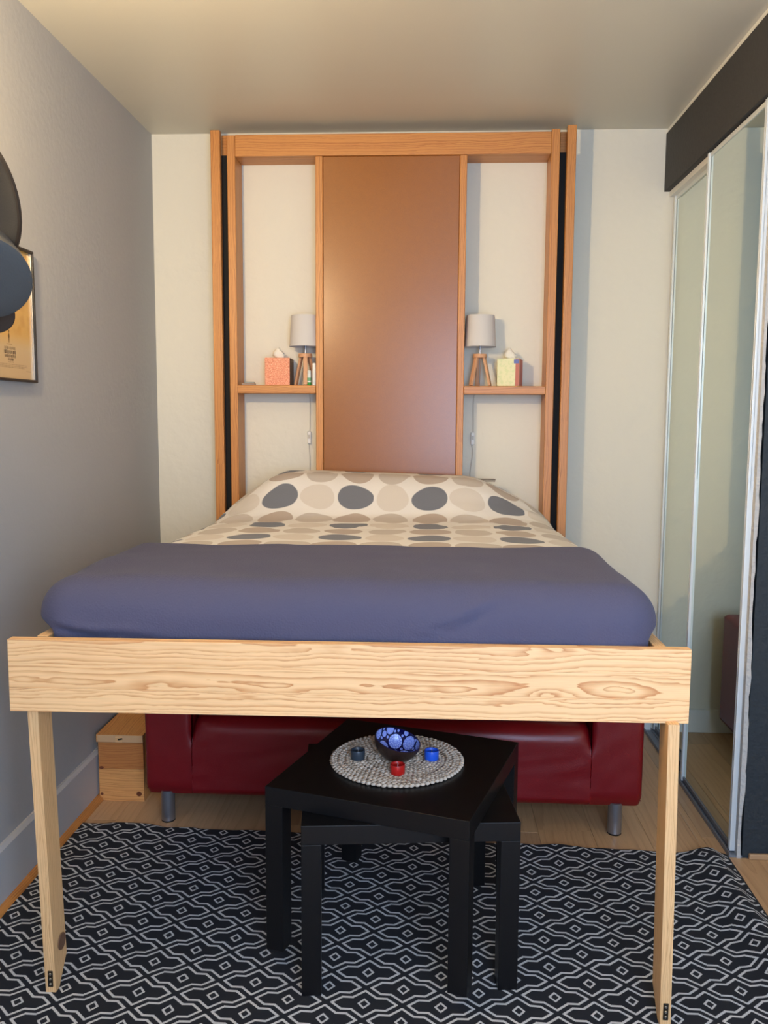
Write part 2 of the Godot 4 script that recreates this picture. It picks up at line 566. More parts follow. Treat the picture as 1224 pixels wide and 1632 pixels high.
func closet() -> void:
	# bulkhead above the doors, with the pale painted line under the ceiling
	struct("wall_bulkhead", slab(Vector3(CLOSET - 0.012, 2.455, WALL), Vector3(RIGHT, CEIL - 0.022, CLOSET_END + 0.02)), M.charcoal)
	struct("trim_2", slab(Vector3(CLOSET - 0.006, CEIL - 0.022, WALL), Vector3(RIGHT, CEIL, CLOSET_END + 0.02)), M.white)
	# end of the closet, facing the room
	struct("wall_closet_end", slab(Vector3(CLOSET + 0.03, 0, CLOSET_END - 0.06), Vector3(RIGHT, 2.455, CLOSET_END)), M.navy)
	struct("trim_3", slab(Vector3(CLOSET + 0.05, 0, CLOSET_END), Vector3(RIGHT, 0.02, CLOSET_END + 0.014), 0.004), M.plank[3])
	# bare plaster edge where the paint stops raggedly
	var rg := RandomNumberGenerator.new()
	rg.seed = 4
	var e := MB.new()
	var y := 0.0
	var wd := 0.009
	while y < 2.44:
		var hh := rg.randf_range(0.015, 0.05)
		var nw := clampf(wd + rg.randf_range(-0.004, 0.004), 0.005, 0.013)
		e.prism([Vector2(CLOSET + 0.012, y), Vector2(CLOSET + 0.016 + wd, y), Vector2(CLOSET + 0.016 + nw, y + hh), Vector2(CLOSET + 0.012, y + hh)], 2, CLOSET_END - 0.02, CLOSET_END + 0.003)
		y += hh
		wd = nw
	struct("trim_4", e, M.plaster)
	# tracks
	struct("trim_5", slab(Vector3(CLOSET + 0.012, 2.432, WALL), Vector3(CLOSET + 0.085, 2.455, CLOSET_END - 0.02)), M.white)
	var tr := MB.new()
	tr.box(Vector3(CLOSET + 0.03, 0.004, (WALL + CLOSET_END) / 2), Vector3(0.085, 0.008, CLOSET_END - WALL), 0.001)
	for dx in [-0.01, 0.022, 0.055]:
		tr.box(Vector3(CLOSET + dx, 0.009, (WALL + CLOSET_END) / 2), Vector3(0.004, 0.014, CLOSET_END - WALL), 0.001)
	struct("trim_6", tr, M.track)
	struct("trim_7", slab(Vector3(CLOSET - 0.085, -0.001, WALL + 0.6), Vector3(CLOSET - 0.079, 0.002, CLOSET_END - 0.05), 0.001), M.plank[0])
	sliding_door("door_1", CLOSET, -3.47, CLOSET_END - 0.02, 2.448)
	sliding_door("door_2", CLOSET + 0.034, WALL + 0.012, -3.43, 2.432)

func sliding_door(called: String, x: float, z0: float, z1: float, top: float) -> void:
	var o := struct(called, slab(Vector3(x + 0.010, 0.016, z0 + 0.003), Vector3(x + 0.020, top - 0.003, z1 - 0.003)), M.black)
	obj("mirror_panel", slab(Vector3(x + 0.004, 0.028, z0 + 0.014), Vector3(x + 0.0095, top - 0.014, z1 - 0.014)), M.mirror, o)
	for z: float in [z0, z1 - 0.018]:
		var m := MB.new()      # a stile with two ribs and a groove
		m.box(Vector3(x + 0.010, (top + 0.014) / 2, z + 0.009), Vector3(0.016, top - 0.014, 0.018), 0.001)
		m.box(Vector3(x, (top + 0.014) / 2, z + 0.003), Vector3(0.010, top - 0.014, 0.006), 0.001)
		m.box(Vector3(x, (top + 0.014) / 2, z + 0.015), Vector3(0.010, top - 0.014, 0.006), 0.001)
		obj("stile", m, M.alu, o)
	obj("bottom_rail", slab(Vector3(x, 0.012, z0 + 0.018), Vector3(x + 0.018, 0.032, z1 - 0.018), 0.001), M.track, o)
	obj("top_rail", slab(Vector3(x, top - 0.016, z0 + 0.018), Vector3(x + 0.018, top, z1 - 0.018), 0.001), M.alu, o)

# ---------- the pine tower on the back wall that the bed slides along ----------
const TF := -3.92   # its front
func timber(t: Node, called: String, lo: Vector3, hi: Vector3, m: Material, g: int, uv: float, r := 0.003) -> MeshInstance3D:
	var b := MB.new()
	b.uvo = Vector2(uv, uv * 0.31)
	b.box((lo + hi) / 2 - Vector3(0, 0, WALL), hi - lo, r, g)
	return obj(called, b, m, t)

func wall_frame() -> void:
	var t := thing("bed_wall_frame", "tall orange pine frame against the back wall, reaching the ceiling, with two shelves and a brown centre panel", "bed frame", Vector3(0, 0, WALL))
	var w: Material = M.frame_wood
	timber(t, "outer_rail", Vector3(-0.968, 0, TF - 0.03), Vector3(-0.926, 2.695, TF), w, 1, 0.1)
	timber(t, "outer_rail", Vector3(0.570, 0, TF - 0.03), Vector3(0.608, 2.70, TF), w, 1, 0.63)
	# dark channels with the lifting tracks
	for e: Array in [[-0.945, -0.890], [0.535, 0.590]]:
		timber(t, "lift_track", Vector3(e[0], 0, WALL + 0.001), Vector3(e[1], 2.60, TF - 0.045), M.black, 1, 0.0, 0.001)
		timber(t, "track_head", Vector3(e[0] + 0.012, 2.60, WALL + 0.001), Vector3(e[1] - 0.012, 2.69, TF - 0.06), w, 0, 0.4)
	timber(t, "post", Vector3(-0.896, 0, WALL + 0.001), Vector3(-0.860, 2.672, TF), w, 1, 1.13)
	timber(t, "post", Vector3(0.503, 0, WALL + 0.001), Vector3(0.539, 2.684, TF), w, 1, 1.47)
	timber(t, "header", Vector3(-0.860, 2.583, TF - 0.026), Vector3(0.503, 2.674, TF - 0.001), w, 0, 0.77)
	timber(t, "header_rebate", Vector3(-0.860, 2.583, WALL + 0.001), Vector3(0.503, 2.603, TF - 0.026), w, 0, 0.2)
	timber(t, "inner_post", Vector3(-0.510, 0.80, WALL + 0.03), Vector3(-0.478, 2.583, TF - 0.004), w, 1, 0.92)
	timber(t, "inner_post", Vector3(0.116, 0.80, WALL + 0.03), Vector3(0.146, 2.583, TF - 0.004), w, 1, 0.34)
	var pn: MeshInstance3D = timber(t, "centre_panel", Vector3(-0.478, 0.80, TF - 0.040), Vector3(0.116, 2.583, TF - 0.012), M.panel, 1, 0.0)
	tag(pn, "satin brown centre panel")
	timber(t, "shelf", Vector3(-0.862, 1.564, WALL + 0.001), Vector3(-0.510, 1.600, TF + 0.002), w, 0, 1.2)
	timber(t, "shelf", Vector3(0.146, 1.564, WALL + 0.001), Vector3(0.503, 1.600, TF + 0.002), w, 0, 0.5)
	for p: Vector3 in [Vector3(0.5395, 1.44, -3.96), Vector3(0.5395, 1.21, -3.96)]:      # bolt heads beside the right channel
		var b := MB.new()
		b.box(p - Vector3(0, 0, WALL), Vector3(0.006, 0.012, 0.012), 0.002)
		obj("bolt", b, M.black, t)

# ---------- the lowered bed ----------
func bed() -> void:
	var t := thing("lowered_bed", "lowered lift bed of pale pine with a wide grained footboard and two thin fold-down legs", "bed", Vector3(-0.2, 0.0, -2.02), 0.0)
	var o := Vector3(-0.2, 0, -2.02)
	var turn := Basis(Vector3.UP, -0.0)
	var bands := [[0.8725, 0.931, "upper"], [0.8120, 0.8725, "middle"], [0.7535, 0.8120, "lower"]]
	for b: Array in bands:
		var m := MB.new()
		m.xf = Transform3D(Basis(Vector3.UP, 0.013), Vector3(0, 0, 0))
		m.uvo = Vector2(0.82, 0.0)
		var lo: float = b[0]
		var hi: float = b[1]
		# v runs down from the top of the footboard
		m.uvo.y = (0.931 - (lo + hi) / 2.0)
		var k := MB.new()
		m.box(Vector3(0.003, (lo + hi) / 2, -0.014), Vector3(1.622, hi - lo, 0.028), 0.0009, 0)
		obj("footboard_plank", m, M.pine, t)
	for e: Array in [[-0.955, -0.927], [0.536, 0.564]]:
		obj("side_rail", slab(Vector3(e[0], 0.775, -3.90) - o, Vector3(e[1], 0.93, -2.055) - o, 0.002, 2), M.leg_wood, t)
	obj("slat_base", slab(Vector3(-0.926, 0.775, -3.90) - o, Vector3(0.535, 0.800, -2.06) - o, 0.002, 2), M.leg_wood, t)
	# legs: [x at top, x at floor, z at floor]
	for e: Array in [[-0.966, -0.9465, -2.038], [0.5735, 0.583, -2.006]]:
		var m := MB.new()
		var zf: float = e[2]
		m.xf = Transform3D(Basis(Vector3(1, 0, 0), Vector3((e[0] - e[1]) / 0.755, 1, 0), Vector3(0, 0, 1)), Vector3(e[1], 0.007, zf) - o)
		m.prism([Vector2(0, 0), Vector2(-0.020, 0), Vector2(-0.074, 0.062), Vector2(-0.074, 0.752), Vector2(0, 0.752)], 0, -0.013, 0.013)
		var leg := obj("leg", m, M.leg_wood, t)
		tag(leg, "fold-down leg with a cut-off heel")
		var inner: float = 1.0 if e[0] < 0 else -1.0
		var p := MB.new()
		p.xf = Transform3D(Basis(Vector3(0, 0, 1), PI / 2), Vector3(e[1] + inner * 0.0128, 0.118, zf - 0.045) - o)
		p.lathe([Vector2(0, -0.0012), Vector2(0.021, -0.0012), Vector2(0.021, 0.0012), Vector2(0, 0.0012)], 24)
		obj("wooden_plug", p, M.plug, leg)
		var q := MB.new()
		q.box(Vector3(e[1], 0.044, zf + 0.0008) - o, Vector3(0.013, 0.043, 0.003), 0.0062, 1, 3)
		obj("latch_plate", q, M.dark_metal, leg)
		for dy: float in [-0.013, 0.0, 0.013]:
			var s := MB.new()
			s.xf = Transform3D(Basis(Vector3(1, 0, 0), PI / 2), Vector3(e[1], 0.044 + dy, zf + 0.0022) - o)
			s.lathe([Vector2(0.0036, 0), Vector2(0.003, 0.0012), Vector2(0, 0.0018)], 12)
			obj("screw", s, M.screw, leg)

func bump(x: float, lo: float, hi: float, soft: float) -> float:
	return smoothstep(lo, lo + soft, x) * (1.0 - smoothstep(hi - soft, hi, x))

func bedding() -> void:
	var nz := noise(41, 1.0, 2)
	# duvet: flat over the mattress, rising over the pillows at the head
	var cx := -0.195
	var hump := func(x: float, z: float) -> float:
		var s := smoothstep(-3.46, -3.76, z)
		return 0.168 * s * smoothstep(-0.98, -0.60, x) * (1.0 - smoothstep(0.12, 0.60, x) * 0.95) * (1.0 - 0.10 * smoothstep(-0.5, 0.3, x))
	var m := MB.new()
	# a sheet across the bed that hangs over both long sides, u across, v along by the length of cloth
	var nu := 72
	var nv := 74
	var grid := []
	var z0 := -2.60
	var z1 := -3.905
	var arc := 0.0
	var prev := Vector3.ZERO
	var first := m.v.size()
	for j in nv + 1:
		var z := lerpf(z0, z1, float(j) / nv)
		var half := lerpf(0.756, 0.715, smoothstep(-2.7, -3.8, z))
		var mid := Vector3(cx, 1.05 + hump.call(cx, z), z)
		if j > 0:
			arc += mid.distance_to(prev)
		prev = mid
		for i in nu + 1:
			var a := PI * i / nu
			var ca := cos(a)
			var sa := sin(a)
			var x: float = cx - half * signf(ca) * pow(absf(ca), 0.30)
			x = lerpf(clampf(x, -0.922, 0.531), x, smoothstep(0.91, 0.965, 0.802 + 0.251 * pow(sa, 0.22)))
			var y: float = 0.802 + (1.053 - 0.802) * pow(sa, 0.22)
			y += hump.call(x, z) * smoothstep(0.85, 1.04, y)
			y += 0.005 * nz.get_noise_3d(x * 5.0, 0.0, z * 16.0) * smoothstep(0.9, 1.05, y) * (0.4 + smoothstep(-2.9, -3.4, z))
			var across := (x - cx) + (0.0 if absf(ca) < 0.9 else 0.0)
			if y < 1.0:
				across += signf(x - cx) * (1.0 - y)
			m.vert(Vector3(x, y, z), Vector3.UP, Vector2(across + 0.19, arc + 0.045))
	for j in nv:
		for i in nu:
			var a := first + j * (nu + 1) + i
			m.quad(a, a + 1, a + nu + 2, a + nu + 1)
	# close the head end and the underside so that the duvet is a body
	for j: int in [0, nv]:
		var pts := []
		for i in nu + 1:
			pts.append(m.v[first + j * (nu + 1) + i])
		var nn := Vector3(0, 0, 1) if j == 0 else Vector3(0, 0, -1)
		var c := m.vert(Vector3(cx, 0.9, pts[0].z), nn)
		for i in nu:
			var a := m.vert(pts[i], nn)
			var b := m.vert(pts[i + 1], nn)
			m.tri(c, a, b)
	var keep := m.n.duplicate()
	m.smooth(first)
	var o := obj("duvet", m, M.dots)
	tag(o, "cream duvet printed with slate, taupe and pale dots, raised over the pillows", "duvet")

	# blanket: thick, plain, drawn over the foot of the bed
	var lo := Vector3(-0.982, 0.801, -2.80)
	var hi := Vector3(0.560, 1.066, -2.062)
	var b := MB.new()
	var c := (lo + hi) / 2.0
	b.box(c, hi - lo, 0.10, 0, 9, 46, func(p: Vector3, nn: Vector3) -> Vector3:
		var q := p + c
		var out := 0.0
		out += 0.006 * nz.get_noise_3d(q.x * 3.0, q.y * 4.0, q.z * 3.0)
		# creases that run up from the footboard near the right and at the left corner
		if nn.z > 0.2:
			for s: Array in [[0.02, 0.94, 0.155, 0.085, 0.010], [-0.02, 0.93, 0.06, 0.05, 0.006], [-0.93, 0.95, 0.16, -0.035, 0.010], [-0.86, 0.935, 0.22, -0.01, 0.006]]:
				var u: float = (q.x - s[0]) / s[2]
				if u > 0.0 and u < 1.0:
					var d: float = q.y - (s[1] + s[3] * u)
					out -= s[4] * sin(PI * u) * exp(-d * d / 0.00012) - s[4] * 0.7 * sin(PI * u) * exp(-pow(d - 0.018, 2) / 0.0002)
		# tucked inside the side rails below their tops
		var tuck := 1.0 - smoothstep(0.915, 0.965, q.y)
		p.x = lerpf(p.x, clampf(q.x, -0.922, 0.531) - c.x, tuck)
		# the far edge lies flat on the duvet in a slightly wavy line
		if q.z < -2.70 and nn.y > -0.5:
			p.z += 0.014 * nz.get_noise_2d(q.x * 4.0, 7.0)
			p.y -= 0.0
		return p + nn * out)
	o = obj("blanket", b, M.blanket)
	tag(o, "plain blue-grey blanket spread over the foot of the bed, tucked behind the footboard", "blanket")

# ---------- sofa under the bed ----------
func sofa() -> void:
	var L: Material = M.leather
	var nz := noise(77, 1.0, 2)
	var t := thing("sofa", "dark red leather sofa standing under the lowered bed on round metal feet", "sofa", Vector3(-0.13, 0, -3.42))
	var o := Vector3(-0.13, 0, -3.42)
	# one skin over seat and arms: its outline from front to back, swept across, sinking into a crease beside each arm
	var m := MB.new()
	var xl := -1.0095
	var xr := 0.7555
	var cols := []
	for e: Array in [[xl, -0.838], [-0.838, 0.575], [0.575, xr]]:
		var w: float = e[1] - e[0]
		for i in 29:
			var g := i / 28.0
			cols.append([e[0] + w * (0.5 - 0.5 * cos(PI * g)), 0 if e[0] > -0.9 and e[1] < 0.6 else 1, e[0], e[1]])
	var rows := 40
	var zb := -3.895
	for c: Array in cols:
		var x: float = c[0]
		var arm: bool = c[1] == 1
		var r := 0.028 if arm else 0.055
		var dl: float = x - c[2]
		var dr: float = c[3] - x
		var dd := minf(dl, dr)
		var outer: bool = (c[2] == xl and dl < 0.022) or (c[3] == xr and dr < 0.022)
		var rr := 0.022 if arm else 0.035
		var sink := 0.0
		if dd < rr:
			sink = rr - sqrt(maxf(0.0, rr * rr - (rr - dd) * (rr - dd)))
		var top := (0.600 if arm else 0.392) - sink
		var bot := 0.108 + (sink * 0.8 if outer else 0.0)
		for j in rows + 1:
			var y: float
			var z: float
			if j <= 16:
				y = lerpf(bot, top - r, j / 16.0)
				z = -2.981
				if y < bot + 0.02:
					z -= 0.02 - sqrt(maxf(0.0, 0.0004 - pow(bot + 0.02 - y, 2)))
			elif j <= 26:
				var a := PI / 2 * (j - 16) / 10.0
				y = top - r + sin(a) * r
				z = -2.981 - r + cos(a) * r
			else:
				y = top + (0.004 * nz.get_noise_2d(x * 9.0, j * 0.5) if not arm else 0.0)
				z = lerpf(-2.981 - r, zb, (j - 26) / 14.0)
			if j <= 26:
				z -= sink * (1.0 if outer else smoothstep(0.29, 0.35, y))
				z += 0.003 * nz.get_noise_2d(x * 8.0, y * 14.0)
			m.vert(Vector3(x, y, z) - o, Vector3(0, 0.4, 0.6))
	for i in cols.size() - 1:
		for j in rows:
			var a := i * (rows + 1) + j
			m.quad(a, a + 1, a + rows + 2, a + rows + 1)
	m.smooth(0)
	# flat outer sides, back and underside
	for i: int in [0, cols.size() - 1]:
		var nn := Vector3.LEFT if i == 0 else Vector3.RIGHT
		var c := m.vert(Vector3(cols[i][0], 0.3, -3.4) - o, nn)
		var ring := []
		for j in rows + 1:
			ring.append(m.v[i * (rows + 1) + j])
		ring.append(Vector3(cols[i][0], 0.13, zb) - o)
		for j in ring.size():
			m.tri(c, m.vert(ring[j], nn), m.vert(ring[(j + 1) % ring.size()], nn))
	m.flat([Vector3(xl, 0.13, zb) - o, Vector3(xl, 0.59, zb) - o, Vector3(xr, 0.59, zb) - o, Vector3(xr, 0.13, zb) - o], Vector3.FORWARD)
	m.flat([Vector3(xl, 0.125, zb) - o, Vector3(xl, 0.125, -3.0) - o, Vector3(xr, 0.125, -3.0) - o, Vector3(xr, 0.125, zb) - o], Vector3.DOWN)
	var body := obj("seat_and_arms", m, L, t)
	tag(body, "continuous red leather seat front and arms")
	m = MB.new()
	m.box(Vector3(-0.1275, 0.44, -3.79) - o, Vector3(1.41, 0.40, 0.2), 0.06, 0, 5, 16)
	obj("backrest", m, L, t)
	for x: float in [-0.936, 0.668]:
		for z: float in [-3.012, -3.84]:
			m = MB.new()
			m.lathe([Vector2(0, 0.006), Vector2(0.0245, 0.006), Vector2(0.0245, 0.117), Vector2(0, 0.117)], 28, Vector3(x, 0, z) - o)
			var f := obj("foot", m, M.steel, t)
			tag(f, "silver round metal foot")
			m = MB.new()
			m.lathe([Vector2(0, 0), Vector2(0.023, 0), Vector2(0.0245, 0.002), Vector2(0.0245, 0.006), Vector2(0, 0.006)], 28, Vector3(x, 0, z) - o)
			obj("glide", m, M.rubber, f)

# ---------- rug ----------
func rug() -> void:
	var m := MB.new()
	var nu := 150
	var nv := 110
	var nz := noise(13, 1.0, 2)
	var first := m.v.size()
	var th := deg_to_rad(-1.0)
	for j in nv + 1:
		var g := float(j) / nv
		for i in nu + 1:
			var f := float(i) / nu
			var bz := lerpf(-2.955, -2.862, f) + 0.010 * nz.get_noise_2d(f * 9.0, 0.0)
			var fz := -1.15
			var z := lerpf(bz, fz, g)
			var x := lerpf(lerpf(-1.232, -1.250, g), 1.008, f)
			var y := 0.007 + 0.004 * maxf(0.0, nz.get_noise_2d(x * 3.0, z * 3.0))
			# the back edge ripples a little; the right edge curls up against the doors
			y += 0.012 * maxf(0.0, nz.get_noise_2d(x * 3.5 + 4.0, 3.0)) * (1.0 - smoothstep(0.0, 0.10, g))
			var r := smoothstep(0.925, 0.975, f) * (1.0 - smoothstep(0.975, 1.0, f))
			y += 0.034 * r * (0.75 + 0.35 * nz.get_noise_2d(z * 4.0, 5.0)) * smoothstep(-1.5, -2.3, z)
			var px := x + 0.238
			var pz := z + 2.475
			var uv := Vector2((px * cos(th) - pz * sin(th)) / 0.192 + 0.5, (px * sin(th) + pz * cos(th)) / 0.123 + 0.5)
			m.vert(Vector3(x, y, z), Vector3.UP, uv)
	for j in nv:
		for i in nu:
			var a := first + j * (nu + 1) + i
			m.quad(a, a + 1, a + nu + 2, a + nu + 1)
	m.smooth(first)
	var t := thing("rug", "navy and white rug woven with wavy outlined lozenges, lying under the tables", "rug")
	var o := obj("woven_face", m, M.rug, t)
	# bound edge all round, down to the floor
	var e := MB.new()
	var ring := []
	for i in nu + 1:
		ring.append(m.v[first + i])
	for j in range(1, nv + 1):
		ring.append(m.v[first + j * (nu + 1) + nu])
	for i in range(nu - 1, -1, -1):
		ring.append(m.v[first + nv * (nu + 1) + i])
	for j in range(nv - 1, 0, -1):
		ring.append(m.v[first + j * (nu + 1)])
	var mid := Vector3(-0.1, 0, -2.0)
	for i in ring.size():
		var a: Vector3 = ring[i]
		var b: Vector3 = ring[(i + 1) % ring.size()]
		var d := (b - a).normalized()
		var nn := d.cross(Vector3.UP)
		if nn.dot((a + b) / 2 - mid) < 0:
			nn = -nn
		var s := nn * 0.006
		e.flat([a, b, b + s - Vector3(0, 0.002, 0), a + s - Vector3(0, 0.002, 0)], (nn + Vector3.UP).normalized())
		e.flat([a + s - Vector3(0, 0.002, 0), b + s - Vector3(0, 0.002, 0), Vector3(b.x, 0.0005, b.z) + s, Vector3(a.x, 0.0005, a.z) + s], nn)
	obj("bound_edge", e, M.rug_edge, t)

# ---------- the two side tables, one stood on the other ----------
func side_table(label: String, at: Vector3, turn: float) -> void:
	var t := thing("side_table", label, "table", at, turn, "square black side tables")
	var m := MB.new()
	m.box(Vector3(0, 0.425, 0), Vector3(0.55, 0.05, 0.55), 0.0016, 0, 2)
	obj("tabletop", m, M.lacquer, t)
	for x: float in [-0.25, 0.25]:
		for z: float in [-0.25, 0.25]:
			m = MB.new()
			m.box(Vector3(x, 0.2, z), Vector3(0.0498, 0.40, 0.0498), 0.0014, 1, 2)
			obj("leg", m, M.lacquer, t)

func tables() -> void:
	side_table("square black side table with its feet on the rug, carrying the turned table above", Vector3(-0.0636, 0.0085, -2.3614), 0.10446)
	side_table("square black side table set askew on top of the other, holding the round woven mat", Vector3(-0.0737, 0.0588, -2.3524), -0.30953)

func pine_box() -> void:
	var t := thing("storage_box", "knotty pine box in the corner between the grey left wall and the red sofa", "box", Vector3(-1.16, 0, -3.48))
	var o := Vector3(-1.16, 0, -3.48)
	var x0 := -1.246
	var x1 := -1.072
	obj("top_plank", slab(Vector3(x0 - 0.006, 0.232, -3.86) - o, Vector3(x1, 0.262, -3.152) - o, 0.002, 2), M.box_wood, t)
	var m := MB.new()
	m.box(Vector3((x0 + x1) / 2, 0.247, -3.1515) - o, Vector3(x1 - x0, 0.027, 0.002), 0.0005)
	obj("end_grain", m, M.box_end, t)
	m = MB.new()
	m.box(Vector3(-1.163, 0.246, -3.1502) - o, Vector3(0.028, 0.0255, 0.002), 0.0005)
	obj("inset_block", m, M.leg_wood, t)
	m = MB.new()
	m.xf = Transform3D(Basis(Vector3(0, 0, 1), 0.2), Vector3(-1.158, 0.247, -3.1488) - o)
	m.box(Vector3.ZERO, Vector3(0.018, 0.006, 0.001), 0.0004)
	obj("slot", m, M.black, t)
	for e: Array in [[0.127, 0.231, 0.13], [0.0, 0.1265, 0.41]]:
		m = MB.new()
		m.uvo = Vector2(e[2], e[2])
		m.box(Vector3((x0 + x1) / 2, (e[0] + e[1]) / 2, -3.166) - o, Vector3(x1 - x0, e[1] - e[0], 0.022), 0.0015, 0)
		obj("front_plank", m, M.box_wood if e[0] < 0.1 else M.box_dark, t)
	for x: float in [x0 + 0.011, x1 - 0.011]:
		obj("side_panel", slab(Vector3(x - 0.011, 0, -3.86) - o, Vector3(x + 0.011, 0.231, -3.178) - o, 0.001, 2), M.box_wood, t)
	for e: Array in [[-1.092, 0.030, 0.011, 0.010], [-1.236, 0.027, 0.006, 0.006], [-1.235, 0.131, 0.009, 0.006]]:
		m = MB.new()
		m.xf = Transform3D(Basis(Vector3(1, 0, 0), PI / 2) * Basis.from_scale(Vector3(e[2], 1, e[3])), Vector3(e[0], e[1], -3.1552) - o)
		m.lathe([Vector2(1, 0), Vector2(0.85, 0.0006), Vector2(0, 0.0008)], 16)
		obj("knot", m, M.knot, t)

# ---------- things on the two shelves ----------
const SH := 1.600
func bedside_lamp(label: String, at: Vector3, turn: float, cord: Array) -> void:
	var t := thing("bedside_lamp", label, "lamp", at, turn, "bedside lamps on the shelves")
	var m := MB.new()
	m.lathe([Vector2(0.0690, 0.174), Vector2(0.0707, 0.174), Vector2(0.0625, 0.311), Vector2(0.0608, 0.311), Vector2(0.0690, 0.174)], 40)
	obj("shade", m, M.shade, t)
	m = MB.new()
	for k in 3:
		m.xf = Transform3D(Basis(Vector3.UP, k * TAU / 3), Vector3(0, 0.300, 0))
		m.box(Vector3(0.031, 0, 0), Vector3(0.061, 0.002, 0.003), 0.0005)
	obj("shade_ring", m, M.steel, t)
	m = MB.new()
	m.lathe([Vector2(0, 0.142), Vector2(0.0045, 0.142), Vector2(0.0045, 0.300), Vector2(0, 0.300)], 14)
	obj("stem", m, M.steel, t)
	m = MB.new()
	m.lathe([Vector2(0, 0.126), Vector2(0.030, 0.126), Vector2(0.031, 0.128), Vector2(0.031, 0.141), Vector2(0.030, 0.143), Vector2(0, 0.143)], 28)
	obj("hub", m, M.beech, t)
	for k in 3:
		m = MB.new()
		var a := k * TAU / 3 + PI / 2
		var foot := Vector3(cos(a) * 0.050, 0, sin(a) * 0.050)
		var head := Vector3(cos(a) * 0.020, 0.128, sin(a) * 0.020)
		var y := (head - foot).normalized()
		var z := Vector3(-sin(a), 0, cos(a))
		m.xf = Transform3D(Basis(y.cross(z), y, z), (foot + head) / 2 + Vector3(0, 0.002, 0))
		m.box(Vector3.ZERO, Vector3(0.011, foot.distance_to(head) - 0.001, 0.019), 0.0015, 1)
		obj("leg", m, M.beech, t)
	# flex with an inline switch, down the wall behind the shelf
	var inv := t.transform.affine_inverse()
	var line := [inv * (at + Vector3(0, 0.14, -0.008)), inv * (at + Vector3(0.002, 0.03, -0.03)), inv * Vector3(at.x, SH + 0.004, WALL + 0.0045)]
	for p: Vector2 in cord:
		line.append(inv * Vector3(p.x, p.y, WALL + 0.0045))
	var fine := []
	for k in line.size() - 1:
		for i in 6:
			var p0: Vector3 = line[maxi(k - 1, 0)]
			var p3: Vector3 = line[mini(k + 2, line.size() - 1)]
			fine.append((line[k] as Vector3).cubic_interpolate(line[k + 1], p0, p3, i / 6.0))
	fine.append(line[-1])
	m = MB.new()
	m.tube(fine, 0.0018, 8)
	obj("flex", m, M.cord, t)
	m = MB.new()
	m.xf = inv
	m.box(Vector3((cord[1].x + cord[2].x) / 2, (cord[1].y + cord[2].y) / 2, WALL + 0.009), Vector3(0.019, 0.058, 0.016), 0.005, 1, 3)
	var sw := obj("inline_switch", m, M.white, t)
	m = MB.new()
	m.xf = inv
	m.box(Vector3((cord[1].x + cord[2].x) / 2, (cord[1].y + cord[2].y) / 2 + 0.004, WALL + 0.0178), Vector3(0.009, 0.018, 0.003), 0.001, 1, 2)
	obj("rocker", m, M.cord, sw)

func tissue(parent: Node, top: float) -> void:
	var m := MB.new()
	var nz := noise(3, 1.0, 2)
	# a crumpled sheet pulled up through the slot
	for s in 2:
		var first := m.v.size()
		for j in 9:
			for i in 15:
				var a := TAU * i / 14
				var g := j / 8.0
				var r := lerpf(0.010, 0.030 - 0.012 * s, sin(g * 2.4)) * (1.0 + 0.5 * nz.get_noise_2d(a * 1.5 + s * 4, g * 2.0)) * (1.0 - g * 0.72)
				m.vert(Vector3(cos(a) * r * 1.2 + 0.010 * s - 0.008 * g, top + g * (0.042 - 0.016 * s) * (1.0 + 0.25 * nz.get_noise_1d(a * 2.0)), sin(a) * r * 0.7), Vector3(cos(a), 0.3, sin(a)))
		for j in 8:
			for i in 14:
				var a := first + j * 15 + i
				m.quad(a, a + 1, a + 16, a + 15)
		m.smooth(first)
	obj("tissue", m, M.tissue, parent)

